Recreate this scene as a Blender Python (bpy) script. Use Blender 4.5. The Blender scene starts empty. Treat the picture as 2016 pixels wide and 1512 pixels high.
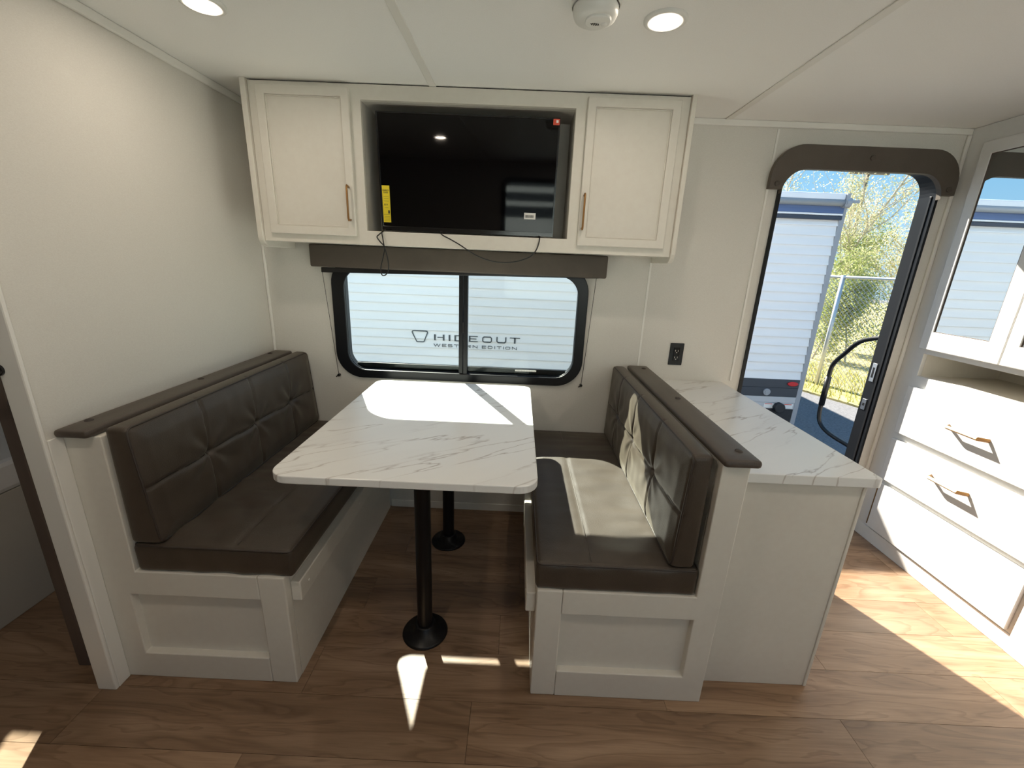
import bpy, bmesh, math, random
from mathutils import Vector, Matrix, noise
random.seed(7)
S = bpy.context.scene
COL = S.collection
R_ = math.radians

# ------------------------------------------------------------------ camera
cam_d = bpy.data.cameras.new('camera')
cam = bpy.data.objects.new('camera', cam_d)
COL.objects.link(cam)
S.camera = cam
F_PX, YAW, PITCH, ROLL, CAM_H = 826.161, -0.006064, -0.285291, 0.041869, 1.41173
cy_, sy_, cp_, sp_ = math.cos(YAW), math.sin(YAW), math.cos(PITCH), math.sin(PITCH)
fwd = Vector((sy_*cp_, cy_*cp_, sp_))
rgt = Vector((cy_, -sy_, 0))
upv = rgt.cross(fwd)
r2 = rgt*math.cos(ROLL) + upv*math.sin(ROLL)
u2 = -rgt*math.sin(ROLL) + upv*math.cos(ROLL)
mw = Matrix.Identity(4)
for i in range(3):
    mw[i][0], mw[i][1], mw[i][2] = r2[i], u2[i], -fwd[i]
mw[2][3] = CAM_H
cam.matrix_world = mw
cam_d.sensor_width = 36
cam_d.lens = F_PX/2016*36
cam_d.clip_start = 0.02
cam_d.clip_end = 300

# ------------------------------------------------------------------ sky, sun, exposure
SUN_DIR = Vector((0.482, -1.0, -0.87)).normalized()      # the way the light travels
SUN_STRENGTH = 17.5
SKY_STRENGTH = 0.86
LAMP_W = 3.6
w = bpy.data.worlds.new('sky')
S.world = w
w.use_nodes = True
nt = w.node_tree
nt.nodes.clear()
out = nt.nodes.new('ShaderNodeOutputWorld')
bg = nt.nodes.new('ShaderNodeBackground')
bg.inputs['Strength'].default_value = SKY_STRENGTH
geo = nt.nodes.new('ShaderNodeTexCoord')
sep = nt.nodes.new('ShaderNodeSeparateXYZ')
rmp = nt.nodes.new('ShaderNodeValToRGB')
cr = rmp.color_ramp
cr.elements[0].position = 0.0
cr.elements[0].color = (0.50, 0.74, 0.92, 1)
cr.elements[1].position = 1.0
cr.elements[1].color = (0.12, 0.36, 0.80, 1)
e = cr.elements.new(0.22)
e.color = (0.24, 0.58, 0.90, 1)
nt.links.new(geo.outputs['Generated'], sep.inputs[0])
nt.links.new(sep.outputs['Z'], rmp.inputs[0])
nt.links.new(rmp.outputs[0], bg.inputs['Color'])
nt.links.new(bg.outputs[0], out.inputs['Surface'])

sd = bpy.data.lights.new('sun', 'SUN')
sd.energy = SUN_STRENGTH
sd.angle = R_(0.6)
sd.color = (1.0, 0.93, 0.80)
so = bpy.data.objects.new('sun', sd)
so.rotation_euler = SUN_DIR.to_track_quat('-Z', 'Y').to_euler()
so.location = (-5, 12, 10)
COL.objects.link(so)

S.view_settings.view_transform = 'Standard'
S.view_settings.look = 'None'
S.view_settings.exposure = 0.32
S.view_settings.gamma = 1.0
S.view_settings.use_curve_mapping = False
S.cycles.use_denoising = True
S.cycles.max_bounces = 10
S.cycles.diffuse_bounces = 6
S.cycles.transparent_max_bounces = 16
S.cycles.caustics_reflective = False
S.cycles.caustics_refractive = False
S.cycles.sample_clamp_indirect = 6.0

# ------------------------------------------------------------------ materials
def mat(name, col, rough=0.5, metal=0.0, spec=0.5):
    m = bpy.data.materials.new(name)
    m.use_nodes = True
    b = m.node_tree.nodes['Principled BSDF']
    b.inputs['Base Color'].default_value = (*col, 1)
    b.inputs['Roughness'].default_value = rough
    b.inputs['Metallic'].default_value = metal
    b.inputs['Specular IOR Level'].default_value = spec
    return m

def nodes(m):
    t = m.node_tree
    b = t.nodes['Principled BSDF']
    tc = t.nodes.new('ShaderNodeTexCoord')
    mp = t.nodes.new('ShaderNodeMapping')
    t.links.new(tc.outputs['Object'], mp.inputs[0])
    return t, b, mp

def noise_node(t, mp, scale, detail=4, rough=0.5, dist=0.0):
    n = t.nodes.new('ShaderNodeTexNoise')
    n.inputs['Scale'].default_value = scale
    n.inputs['Detail'].default_value = detail
    n.inputs['Roughness'].default_value = rough
    n.inputs['Distortion'].default_value = dist
    t.links.new(mp.outputs[0], n.inputs['Vector'])
    return n

def ramp(t, src, stops):
    r = t.nodes.new('ShaderNodeValToRGB')
    el = r.color_ramp.elements
    el[0].position, el[0].color = stops[0][0], (*stops[0][1], 1)
    el[1].position, el[1].color = stops[-1][0], (*stops[-1][1], 1)
    for p, c in stops[1:-1]:
        x = el.new(p)
        x.color = (*c, 1)
    t.links.new(src, r.inputs[0])
    return r

def bump(t, b, src, strength, dist=0.002):
    n = t.nodes.new('ShaderNodeBump')
    n.inputs['Strength'].default_value = strength
    n.inputs['Distance'].default_value = dist
    t.links.new(src, n.inputs['Height'])
    t.links.new(n.outputs[0], b.inputs['Normal'])

def noisy(name, c1, c2, scale, rough, stretch=(1, 1, 1), bs=0.0, detail=4, spec=0.5, bd=0.002, metal=0.0):
    m = mat(name, c1, rough, metal, spec)
    t, b, mp = nodes(m)
    mp.inputs['Scale'].default_value = stretch
    n = noise_node(t, mp, scale, detail)
    r = ramp(t, n.outputs['Fac'], [(0.3, c1), (0.7, c2)])
    t.links.new(r.outputs[0], b.inputs['Base Color'])
    if bs:
        bump(t, b, n.outputs['Fac'], bs, bd)
    return m

M = {}
M['wall'] = noisy('linen_wallpaper', (0.635, 0.61, 0.565), (0.69, 0.67, 0.625), 260, 0.6, (1, 1, 3), 0.25, 3, 0.3, 0.001)
M['ceiling'] = noisy('ceiling_panel', (0.85, 0.845, 0.825), (0.88, 0.875, 0.86), 300, 0.55, (1, 1, 1), 0.12, 2, 0.35, 0.001)
M['trim'] = mat('pale_trim', (0.78, 0.765, 0.725), 0.45)
M['cabinet'] = noisy('painted_cabinet', (0.69, 0.655, 0.59), (0.71, 0.68, 0.615), 40, 0.42, (1, 1, 1), 0.03, 2, 0.4)
M['cabinet_cool'] = noisy('white_cabinet', (0.70, 0.695, 0.68), (0.72, 0.715, 0.70), 40, 0.40, (1, 1, 1), 0.03, 2, 0.4)
M['liner'] = mat('grey_liner', (0.52, 0.495, 0.45), 0.6)
M['black'] = mat('black_plastic', (0.008, 0.008, 0.009), 0.35)
M['blackmetal'] = mat('black_metal', (0.006, 0.007, 0.009), 0.34, 0.0, 0.32)
M['postblack'] = mat('black_powder_coat', (0.005, 0.005, 0.006), 0.38, 0.0, 0.3)
M['gold'] = mat('brushed_gold', (0.30, 0.155, 0.05), 0.42, 0.5)
M['chrome'] = mat('chrome', (0.75, 0.77, 0.80), 0.2, 1.0)
M['white'] = mat('white_plastic', (0.78, 0.78, 0.75), 0.4)
M['paper'] = mat('white_sticker', (0.8, 0.8, 0.78), 0.5)
M['yellow'] = mat('yellow_sticker', (0.85, 0.68, 0.02), 0.5)
M['red'] = mat('red_sticker', (0.7, 0.07, 0.03), 0.5)
M['ink'] = mat('black_ink', (0.02, 0.02, 0.02), 0.5)
M['screen'] = mat('tv_screen', (0.001, 0.001, 0.0015), 0.04, 0.0, 0.3)
M['bezel'] = mat('tv_bezel', (0.006, 0.006, 0.007), 0.15)
M['mirror'] = mat('mirror_glass', (0.80, 0.86, 0.88), 0.01, 1.0)
M['brown_door'] = noisy('brown_door', (0.085, 0.062, 0.050), (0.11, 0.082, 0.066), 30, 0.6, (1, 1, 0.1), 0.1)
M['grey_cab'] = mat('grey_cabinet', (0.42, 0.40, 0.36), 0.6)
M['grey_top'] = mat('pale_grey_top', (0.62, 0.62, 0.62), 0.5)

def leather(name, c1, c2, rough=0.5):
    m = mat(name, c1, rough, 0, 0.5)
    t, b, mp = nodes(m)
    n = noise_node(t, mp, 7, 5, 0.6)
    r = ramp(t, n.outputs['Fac'], [(0.3, c1), (0.7, c2)])
    t.links.new(r.outputs[0], b.inputs['Base Color'])
    v = t.nodes.new('ShaderNodeTexVoronoi')
    v.inputs['Scale'].default_value = 420
    t.links.new(mp.outputs[0], v.inputs['Vector'])
    n2 = noise_node(t, mp, 45, 4, 0.55)
    mx = t.nodes.new('ShaderNodeMath')
    mx.operation = 'ADD'
    t.links.new(v.outputs['Distance'], mx.inputs[0])
    t.links.new(n2.outputs['Fac'], mx.inputs[1])
    bump(t, b, mx.outputs[0], 0.25, 0.0012)
    b.inputs['Sheen Weight'].default_value = 0.16
    b.inputs['Sheen Roughness'].default_value = 0.45
    b.inputs['Sheen Tint'].default_value = (1.0, 0.90, 0.70, 1)
    return m
M['leather'] = leather('brown_leatherette', (0.042, 0.030, 0.021), (0.058, 0.043, 0.031), 0.47)
M['leather_trim'] = leather('brown_leatherette_trim', (0.052, 0.039, 0.031), (0.066, 0.051, 0.041), 0.5)
M['seam'] = mat('dark_seam', (0.012, 0.009, 0.008), 0.7, 0, 0.1)
M['piping'] = mat('brown_piping', (0.040, 0.030, 0.024), 0.5)
M['valance'] = leather('brown_valance', (0.070, 0.055, 0.043), (0.090, 0.072, 0.057), 0.6)

def marble(name):
    m = mat(name, (0.8, 0.8, 0.78), 0.28, 0, 0.5)
    t, b, mp = nodes(m)
    vr = t.nodes.new('ShaderNodeVectorRotate'); vr.rotation_type = 'Z_AXIS'; vr.inputs['Angle'].default_value = R_(-33)
    tc = [n for n in t.nodes if n.type == 'TEX_COORD'][0]
    t.links.new(tc.outputs['Object'], vr.inputs['Vector'])
    t.links.new(vr.outputs[0], mp.inputs[0])
    mp.inputs['Scale'].default_value = (0.9, 6.5, 1.0)
    n = noise_node(t, mp, 1.7, 5, 0.5, 0.25)
    sub = t.nodes.new('ShaderNodeMath'); sub.operation = 'SUBTRACT'; sub.inputs[1].default_value = 0.5
    ab = t.nodes.new('ShaderNodeMath'); ab.operation = 'ABSOLUTE'
    t.links.new(n.outputs['Fac'], sub.inputs[0]); t.links.new(sub.outputs[0], ab.inputs[0])
    vein = ramp(t, ab.outputs[0], [(0.0, (0.42, 0.39, 0.36)), (0.005, (0.61, 0.58, 0.55)), (0.016, (0.80, 0.80, 0.785))])
    n2 = noise_node(t, mp, 1.4, 3)
    msk = ramp(t, n2.outputs['Fac'], [(0.38, (0, 0, 0)), (0.52, (1, 1, 1))])
    n3 = noise_node(t, mp, 1.1, 4)
    base = ramp(t, n3.outputs['Fac'], [(0.3, (0.76, 0.76, 0.75)), (0.7, (0.82, 0.82, 0.80))])
    mx = t.nodes.new('ShaderNodeMix'); mx.data_type = 'RGBA'
    t.links.new(msk.outputs[0], mx.inputs[0])
    t.links.new(base.outputs[0], mx.inputs[6]); t.links.new(vein.outputs[0], mx.inputs[7])
    t.links.new(mx.outputs[2], b.inputs['Base Color'])
    return m
M['marble'] = marble('white_marble_laminate')

def wood_floor():
    m = mat('oak_vinyl_plank', (0.3, 0.2, 0.13), 0.36, 0, 0.5)
    t, b, mp = nodes(m)
    oi = t.nodes.new('ShaderNodeObjectInfo')
    cmb = t.nodes.new('ShaderNodeCombineXYZ')
    mul = t.nodes.new('ShaderNodeMath'); mul.operation = 'MULTIPLY'; mul.inputs[1].default_value = 37.0
    t.links.new(oi.outputs['Random'], mul.inputs[0])
    t.links.new(mul.outputs[0], cmb.inputs[0]); t.links.new(mul.outputs[0], cmb.inputs[2])
    add = t.nodes.new('ShaderNodeVectorMath'); add.operation = 'ADD'
    tc = [n for n in t.nodes if n.type == 'TEX_COORD'][0]
    t.links.new(tc.outputs['Object'], add.inputs[0]); t.links.new(cmb.outputs[0], add.inputs[1])
    t.links.new(add.outputs[0], mp.inputs[0])
    mp.inputs['Scale'].default_value = (1.0, 6.0, 1.0)
    n = noise_node(t, mp, 1.7, 3, 0.5, 0.6)
    mp2 = t.nodes.new('ShaderNodeMapping'); mp2.inputs['Scale'].default_value = (1.0, 26.0, 1.0)
    t.links.new(add.outputs[0], mp2.inputs[0])
    fine = noise_node(t, mp2, 6, 4, 0.7)
    rings = t.nodes.new('ShaderNodeMath'); rings.operation = 'MULTIPLY'; rings.inputs[1].default_value = 8.0
    t.links.new(n.outputs['Fac'], rings.inputs[0])
    fr = t.nodes.new('ShaderNodeMath'); fr.operation = 'FRACT'
    t.links.new(rings.outputs[0], fr.inputs[0])
    r1 = ramp(t, n.outputs['Fac'], [(0.25, (0.185, 0.112, 0.066)), (0.5, (0.275, 0.176, 0.109)), (0.75, (0.37, 0.25, 0.165))])
    r2 = ramp(t, fr.outputs[0], [(0.0, (0.78, 0.75, 0.72)), (0.35, (1, 1, 1)), (0.9, (1.05, 1.05, 1.05)), (1.0, (0.78, 0.75, 0.72))])
    r3 = ramp(t, fine.outputs['Fac'], [(0.3, (0.84, 0.82, 0.80)), (0.65, (1.06, 1.06, 1.06))])
    r4 = ramp(t, oi.outputs['Random'], [(0.0, (0.84, 0.83, 0.82)), (1.0, (1.12, 1.11, 1.10))])
    def mulc(a, c):
        x = t.nodes.new('ShaderNodeMix'); x.data_type = 'RGBA'; x.blend_type = 'MULTIPLY'
        x.inputs[0].default_value = 1.0
        t.links.new(a, x.inputs[6]); t.links.new(c, x.inputs[7])
        return x.outputs[2]
    c = mulc(mulc(mulc(r1.outputs[0], r2.outputs[0]), r3.outputs[0]), r4.outputs[0])
    t.links.new(c, b.inputs['Base Color'])
    bump(t, b, fine.outputs['Fac'], 0.12, 0.001)
    return m
M['plank'] = wood_floor()
M['floorbase'] = mat('floor_joint', (0.06, 0.04, 0.028), 0.7)

def glass(name, tint, gloss):
    m = bpy.data.materials.new(name)
    m.use_nodes = True
    t = m.node_tree
    t.nodes.clear()
    o = t.nodes.new('ShaderNodeOutputMaterial')
    a = t.nodes.new('ShaderNodeBsdfTransparent'); a.inputs[0].default_value = (*tint, 1)
    g = t.nodes.new('ShaderNodeBsdfGlossy'); g.inputs['Roughness'].default_value = 0.02
    x = t.nodes.new('ShaderNodeMixShader'); x.inputs[0].default_value = gloss
    t.links.new(a.outputs[0], x.inputs[1]); t.links.new(g.outputs[0], x.inputs[2]); t.links.new(x.outputs[0], o.inputs[0])
    return m
M['glass'] = glass('window_glass', (0.93, 0.985, 0.98), 0.012)
M['glass2'] = glass('window_glass_double', (0.86, 0.905, 0.90), 0.015)

def emit(name, col, s):
    m = bpy.data.materials.new(name)
    m.use_nodes = True
    b = m.node_tree.nodes['Principled BSDF']
    b.inputs['Base Color'].default_value = (0.8, 0.8, 0.8, 1)
    b.inputs['Emission Color'].default_value = (*col, 1)
    b.inputs['Emission Strength'].default_value = s
    return m
M['lens'] = emit('lamp_lens', (1.0, 0.93, 0.85), 6)

# outdoors
M['siding'] = noisy('white_aluminium_siding', (0.80, 0.81, 0.82), (0.83, 0.84, 0.85), 6, 0.35, (0.4, 1, 3), 0.02)
M['siding_edge'] = mat('grey_corner_trim', (0.33, 0.35, 0.38), 0.45)
M['awning_blue'] = noisy('blue_grey_awning', (0.07, 0.12, 0.27), (0.10, 0.16, 0.33), 5, 0.5, (0.3, 2, 10))
M['awning_dark'] = mat('dark_awning', (0.035, 0.045, 0.07), 0.45)
M['awning_white'] = mat('white_awning', (0.82, 0.84, 0.87), 0.5)
M['skirt_dark'] = mat('dark_skirt', (0.045, 0.052, 0.065), 0.5)
M['skirt_grey'] = mat('grey_skirt', (0.50, 0.51, 0.53), 0.5)
M['black_skirt'] = mat('black_skirt', (0.02, 0.021, 0.024), 0.6)
M['letter'] = mat('dark_letter', (0.07, 0.085, 0.095), 0.5)
M['redlight'] = mat('red_marker_lens', (0.55, 0.015, 0.02), 0.2)
M['own_wall'] = mat('outer_skin', (0.52, 0.52, 0.52), 0.5)
M['asphalt'] = noisy('asphalt', (0.12, 0.122, 0.130), (0.20, 0.20, 0.21), 40, 0.9, (1, 1, 1), 0.4, 6, 0.2, 0.01)
M['soil'] = noisy('dry_grass_soil', (0.30, 0.25, 0.11), (0.48, 0.42, 0.18), 3, 0.95, (1, 1, 1), 0.3, 6)
M['galv'] = mat('galvanised_steel', (0.62, 0.65, 0.69), 0.4, 0.6)
M['wire'] = mat('galvanised_wire', (0.55, 0.57, 0.60), 0.4, 0.4)
M['bark'] = noisy('grey_bark', (0.42, 0.38, 0.33), (0.58, 0.53, 0.47), 20, 0.9)
M['pole'] = noisy('weathered_pole', (0.16, 0.12, 0.09), (0.24, 0.19, 0.15), 8, 0.9, (4, 4, 0.3))

def leafmat(name, c1, c2):
    m = bpy.data.materials.new(name)
    m.use_nodes = True
    t = m.node_tree
    t.nodes.clear()
    o = t.nodes.new('ShaderNodeOutputMaterial')
    tc = t.nodes.new('ShaderNodeTexCoord')
    n = t.nodes.new('ShaderNodeTexNoise'); n.inputs['Scale'].default_value = 2.5
    t.links.new(tc.outputs['Object'], n.inputs['Vector'])
    r = ramp(t, n.outputs['Fac'], [(0.35, c1), (0.65, c2)])
    a = t.nodes.new('ShaderNodeBsdfDiffuse'); c = t.nodes.new('ShaderNodeBsdfTranslucent')
    x = t.nodes.new('ShaderNodeMixShader'); x.inputs[0].default_value = 0.45
    t.links.new(r.outputs[0], a.inputs[0]); t.links.new(r.outputs[0], c.inputs[0])
    t.links.new(a.outputs[0], x.inputs[1]); t.links.new(c.outputs[0], x.inputs[2]); t.links.new(x.outputs[0], o.inputs[0])
    return m
M['leaf_pale'] = leafmat('pale_spring_leaves', (0.50, 0.50, 0.24), (0.72, 0.68, 0.50))
M['leaf_green'] = leafmat('yellow_green_leaves', (0.27, 0.34, 0.11), (0.47, 0.49, 0.26))
M['grass'] = leafmat('dry_spring_grass', (0.40, 0.36, 0.12), (0.30, 0.34, 0.10))

# ------------------------------------------------------------------ helpers
WL = {}                                                    # world location of every parent

def obj(name, bm, m, parent=None, smooth=False, bevel=0.0):
    """link a bmesh (world coordinates) as one mesh object, optionally under parent"""
    L = WL.get(parent.name, Vector()) if parent else Vector()
    if L.length:
        bmesh.ops.translate(bm, verts=bm.verts, vec=-L)
    bmesh.ops.recalc_face_normals(bm, faces=bm.faces)
    me = bpy.data.meshes.new(name)
    bm.to_mesh(me)
    bm.free()
    o = bpy.data.objects.new(name, me)
    COL.objects.link(o)
    for x in (m if isinstance(m, (list, tuple)) else [m]):
        me.materials.append(x)
    if smooth:
        for p in me.polygons:
            p.use_smooth = True
    if bevel:
        b = o.modifiers.new('bevel', 'BEVEL')
        b.width = bevel
        b.segments = 2
        b.limit_method = 'ANGLE'
        b.angle_limit = R_(40)
    if parent:
        o.parent = parent
    WL[o.name] = L.copy()
    return o

def thing(name, label, cat, loc, group=None):
    o = bpy.data.objects.new(name, None)
    o.empty_display_size = 0.1
    COL.objects.link(o)
    o.location = loc
    WL[o.name] = Vector(loc)
    return tag(o, label, cat, group)

def tag(o, label, cat, group=None):
    o['label'] = label
    o['category'] = cat
    if group:
        o['group'] = group
    return o

def struct(o):
    o['kind'] = 'structure'
    return o

def stuff(o):
    o['kind'] = 'stuff'
    return o

def new():
    return bmesh.new()

def box(bm, x0, x1, y0, y1, z0, z1):
    v = [bm.verts.new(p) for p in ((x0, y0, z0), (x1, y0, z0), (x1, y1, z0), (x0, y1, z0),
                                   (x0, y0, z1), (x1, y0, z1), (x1, y1, z1), (x0, y1, z1))]
    for f in ((0, 3, 2, 1), (4, 5, 6, 7), (0, 1, 5, 4), (1, 2, 6, 5), (2, 3, 7, 6), (3, 0, 4, 7)):
        bm.faces.new([v[i] for i in f])
    return v

def bx(name, m, parent, x0, x1, y0, y1, z0, z1, bevel=0.0):
    bm = new()
    box(bm, x0, x1, y0, y1, z0, z1)
    return obj(name, bm, m, parent, bevel=bevel)

def rrect(a0, a1, b0, b1, r, seg=8):
    if not isinstance(r, (list, tuple)):
        r = (r,)*4
    P = []
    for (ca, cb, st, q) in ((a1-r[0], b0+r[0], -90, r[0]), (a1-r[1], b1-r[1], 0, r[1]), (a0+r[2], b1-r[2], 90, r[2]), (a0+r[3], b0+r[3], 180, r[3])):
        if q <= 1e-6:
            P.append((ca, cb))
            continue
        for k in range(seg+1):
            t = R_(st + 90*k/seg)
            P.append((ca + q*math.cos(t), cb + q*math.sin(t)))
    return P

def plate(bm, outer, holes, axis, d0, d1):
    """prism of a 2-D outline with holes; axis = the extruded one ('x','y','z')"""
    def P(p, d):
        return {'x': (d, p[0], p[1]), 'y': (p[0], d, p[1]), 'z': (p[0], p[1], d)}[axis]
    loops = [outer] + list(holes)
    A, B, E = [], [], []
    for lp in loops:
        a = [bm.verts.new(P(p, d0)) for p in lp]
        b = [bm.verts.new(P(p, d1)) for p in lp]
        A.append(a)
        B.append(b)
        n = len(lp)
        for i in range(n):
            bm.faces.new((a[i], a[(i+1) % n], b[(i+1) % n], b[i]))
    for side in (A, B):
        if len(loops) == 1:
            bm.faces.new(side[0])
        else:
            ed = []
            for lp in side:
                for i in range(len(lp)):
                    ed.append(bm.edges.get((lp[i], lp[(i+1) % len(lp)])))
            bmesh.ops.triangle_fill(bm, use_beauty=True, use_dissolve=False, edges=ed)

def pl(name, m, parent, outer, holes, axis, d0, d1, bevel=0.0, smooth=False):
    bm = new()
    plate(bm, outer, holes, axis, d0, d1)
    return obj(name, bm, m, parent, smooth, bevel)

def rect(a0, a1, b0, b1):
    return [(a0, b0), (a1, b0), (a1, b1), (a0, b1)]

def tube(bm, pts, r, seg=8, cap=True, closed=False):
    pts = [Vector(p) for p in pts]
    n = len(pts)
    rings = []
    nrm = None
    for i, p in enumerate(pts):
        if closed:
            t = (pts[(i+1) % n] - pts[i-1]).normalized()
        else:
            t = (pts[min(i+1, n-1)] - pts[max(i-1, 0)]).normalized()
        if nrm is None:
            a = Vector((0, 0, 1)) if abs(t.z) < 0.9 else Vector((1, 0, 0))
            nrm = (a - t*a.dot(t)).normalized()
        else:
            nrm = (nrm - t*nrm.dot(t)).normalized()
        bi = t.cross(nrm)
        rr = r[i] if isinstance(r, (list, tuple)) else r
        rings.append([bm.verts.new(p + (nrm*math.cos(2*math.pi*k/seg) + bi*math.sin(2*math.pi*k/seg))*rr) for k in range(seg)])
    for i in range(n if closed else n-1):
        a, b = rings[i], rings[(i+1) % n]
        for k in range(seg):
            bm.faces.new((a[k], a[(k+1) % seg], b[(k+1) % seg], b[k]))
    if cap and not closed:
        bm.faces.new(rings[0])
        bm.faces.new(rings[-1])

def smooth_path(pts, sub=6, closed=False):
    P = [Vector(p) for p in pts]
    n = len(P)
    o = []
    for i in range(n if closed else n-1):
        g = lambda k: P[k % n] if closed else P[max(0, min(n-1, k))]
        p0, p1, p2, p3 = g(i-1), g(i), g(i+1), g(i+2)
        for k in range(sub):
            t = k/sub
            o.append(0.5*((2*p1) + (p2-p0)*t + (2*p0-5*p1+4*p2-p3)*t*t + (3*p1-p0-3*p2+p3)*t**3))
    if not closed:
        o.append(P[-1])
    return o

def lathe(bm, prof, cx, cy, seg=28):
    rings = []
    for (r, z) in prof:
        if r < 1e-5:
            rings.append([bm.verts.new((cx, cy, z))])
        else:
            rings.append([bm.verts.new((cx + r*math.cos(2*math.pi*k/seg), cy + r*math.sin(2*math.pi*k/seg), z)) for k in range(seg)])
    for a, b in zip(rings, rings[1:]):
        for k in range(seg):
            q = [a[k % len(a)], a[(k+1) % len(a)], b[(k+1) % len(b)], b[k % len(b)]]
            q = [v for i, v in enumerate(q) if v not in q[:i]]
            if len(q) > 2:
                bm.faces.new(q)

def disc_y(bm, cx, cz, y0, y1, r, seg=20):
    """short cylinder along y"""
    plate(bm, [(cx + r*math.cos(2*math.pi*k/seg), cz + r*math.sin(2*math.pi*k/seg)) for k in range(seg)], [], 'y', y0, y1)

def text_part(name, body, size, m, parent, loc, rot, sx=1.0):
    c = bpy.data.curves.new(name, 'FONT')
    c.body = body
    c.size = size
    c.extrude = 0.0004
    c.align_x = 'CENTER'
    c.align_y = 'CENTER'
    tmp = bpy.data.objects.new('tmp_text', c)
    COL.objects.link(tmp)
    me = bpy.data.meshes.new_from_object(tmp.evaluated_get(bpy.context.evaluated_depsgraph_get()))
    bpy.data.objects.remove(tmp)
    bpy.data.curves.remove(c)
    me.name = name
    me.transform(Matrix.Translation(loc) @ rot @ Matrix.Diagonal((sx, 1, 1, 1)))
    bm = new()
    bm.from_mesh(me)
    bpy.data.meshes.remove(me)
    return obj(name, bm, m, parent)

def cushion(bm, lo, hi, rad, step, warp=None):
    """rounded box with a fine grid; warp(p, n) moves a surface point"""
    lo, hi = Vector(lo), Vector(hi)
    def cuts(a, b, s):
        n = max(2, round((b-a)/s))
        c = [a + (b-a)*i/n for i in range(n+1)]
        for q in (0.3, 0.12):                      # denser rows near the rounded edges
            c += [a + rad*q, b - rad*q]
        c += [a + rad, b - rad]
        c = sorted(set(round(x, 5) for x in c))
        return c
    X, Y, Z = (cuts(lo[i], hi[i], step[i]) for i in range(3))
    V = {}
    def vert(i, j, k):
        key = (i, j, k)
        if key not in V:
            p = Vector((X[i], Y[j], Z[k]))
            q = Vector([min(max(p[a], lo[a]+rad), hi[a]-rad) for a in range(3)])
            d = p - q
            n = d.normalized()
            if d.length > 1e-9:
                p = q + n*rad
            if warp:
                p = warp(p, n)
            V[key] = bm.verts.new(p)
        return V[key]
    nx, ny, nz = len(X)-1, len(Y)-1, len(Z)-1
    for k in (0, nz):
        for i in range(nx):
            for j in range(ny):
                bm.faces.new((vert(i, j, k), vert(i+1, j, k), vert(i+1, j+1, k), vert(i, j+1, k)))
    for i in (0, nx):
        for j in range(ny):
            for k in range(nz):
                bm.faces.new((vert(i, j, k), vert(i, j+1, k), vert(i, j+1, k+1), vert(i, j, k+1)))
    for j in (0, ny):
        for i in range(nx):
            for k in range(nz):
                bm.faces.new((vert(i, j, k), vert(i+1, j, k), vert(i+1, j, k+1), vert(i, j, k+1)))

def G(x, s):
    return math.exp(-(x/s)**2)

# ------------------------------------------------------------------ the room shell
ZG = -0.47          # road level outside
YB = 2.160          # inner face of the window wall
YO = 2.212          # its outer skin
XL = -1.275         # dinette side of the left partition
XR = 2.000          # face of the white cabinet wall
ZC = 2.060          # ceiling
YFR = -1.55         # wall behind the camera
XW0, XW1 = -3.1, 2.65

# floor: base slab and single planks
floor = struct(bx('floor', M['floorbase'], None, XW0, XW1, YFR, YB, -0.08, -0.005))
PW, PL = 0.18, 1.22
row = 0
y = 1.220 - PW*16
plank_mesh = {}
while y < YB:
    y0, y1 = max(y, YFR), min(y+PW, YB)
    if y1 - y0 > 0.01:
        x = XW0 - ((row*0.467) % 1.0)*PL
        while x < XW1:
            x0, x1 = max(x, XW0), min(x+PL, XW1)
            if x1 - x0 > 0.03:
                key = (round(x1-x0, 3), round(y1-y0, 3))
                if key not in plank_mesh:
                    bm = new()
                    a, b_ = (x1-x0)/2-0.0006, (y1-y0)/2-0.0006
                    box(bm, -a, a, -b_, b_, -0.005, 0.0)
                    me = bpy.data.meshes.new('plank')
                    bmesh.ops.recalc_face_normals(bm, faces=bm.faces)
                    bm.to_mesh(me)
                    bm.free()
                    me.materials.append(M['plank'])
                    plank_mesh[key] = me
                o = bpy.data.objects.new('plank', plank_mesh[key])
                o.location = ((x0+x1)/2, (y0+y1)/2, 0)
                o.parent = floor
                COL.objects.link(o)
            x += PL
    y += PW
    row += 1

ceil = struct(bx('ceiling', M['ceiling'], None, XW0, XW1, YFR, YB, ZC, ZC+0.12))
for xs in (-0.373, 0.905):
    o = bx('trim_%d' % (1 if xs < 0 else 2), M['trim'], None, xs-0.014, xs+0.014, YFR, YB, ZC-0.004, ZC, 0.0015)
    struct(o)

# window wall with rounded openings for the dinette window, the entry door and the dim room's window
WX0, WX1, WZ0, WZ1, WR = -0.888, 0.306, 0.822, 1.395, 0.095
DX0, DX1, DZ0, DZ1, DR = 1.206, 1.922, 0.004, 1.885, 0.105
LX0, LX1, LZ0, LZ1 = -2.10, -1.60, 1.10, 1.46
win_hole = rrect(WX0-0.012, WX1+0.012, WZ0-0.012, WZ1+0.012, WR)
door_hole = rrect(DX0-0.012, DX1+0.012, DZ0-0.003, DZ1+0.012, (0.004, DR, DR, 0.004))
left_hole = rrect(LX0, LX1, LZ0, LZ1, 0.03, 4)
bm = new()
plate(bm, rect(XW0, XW1, 0.0, ZC), [win_hole, door_hole, left_hole], 'y', YB, YO)
wall_back = obj('wall_back', bm, [M['wall'], M['own_wall']], None)
for p in wall_back.data.polygons:
    if p.normal.y > 0.5:
        p.material_index = 1
struct(wall_back)
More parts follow.
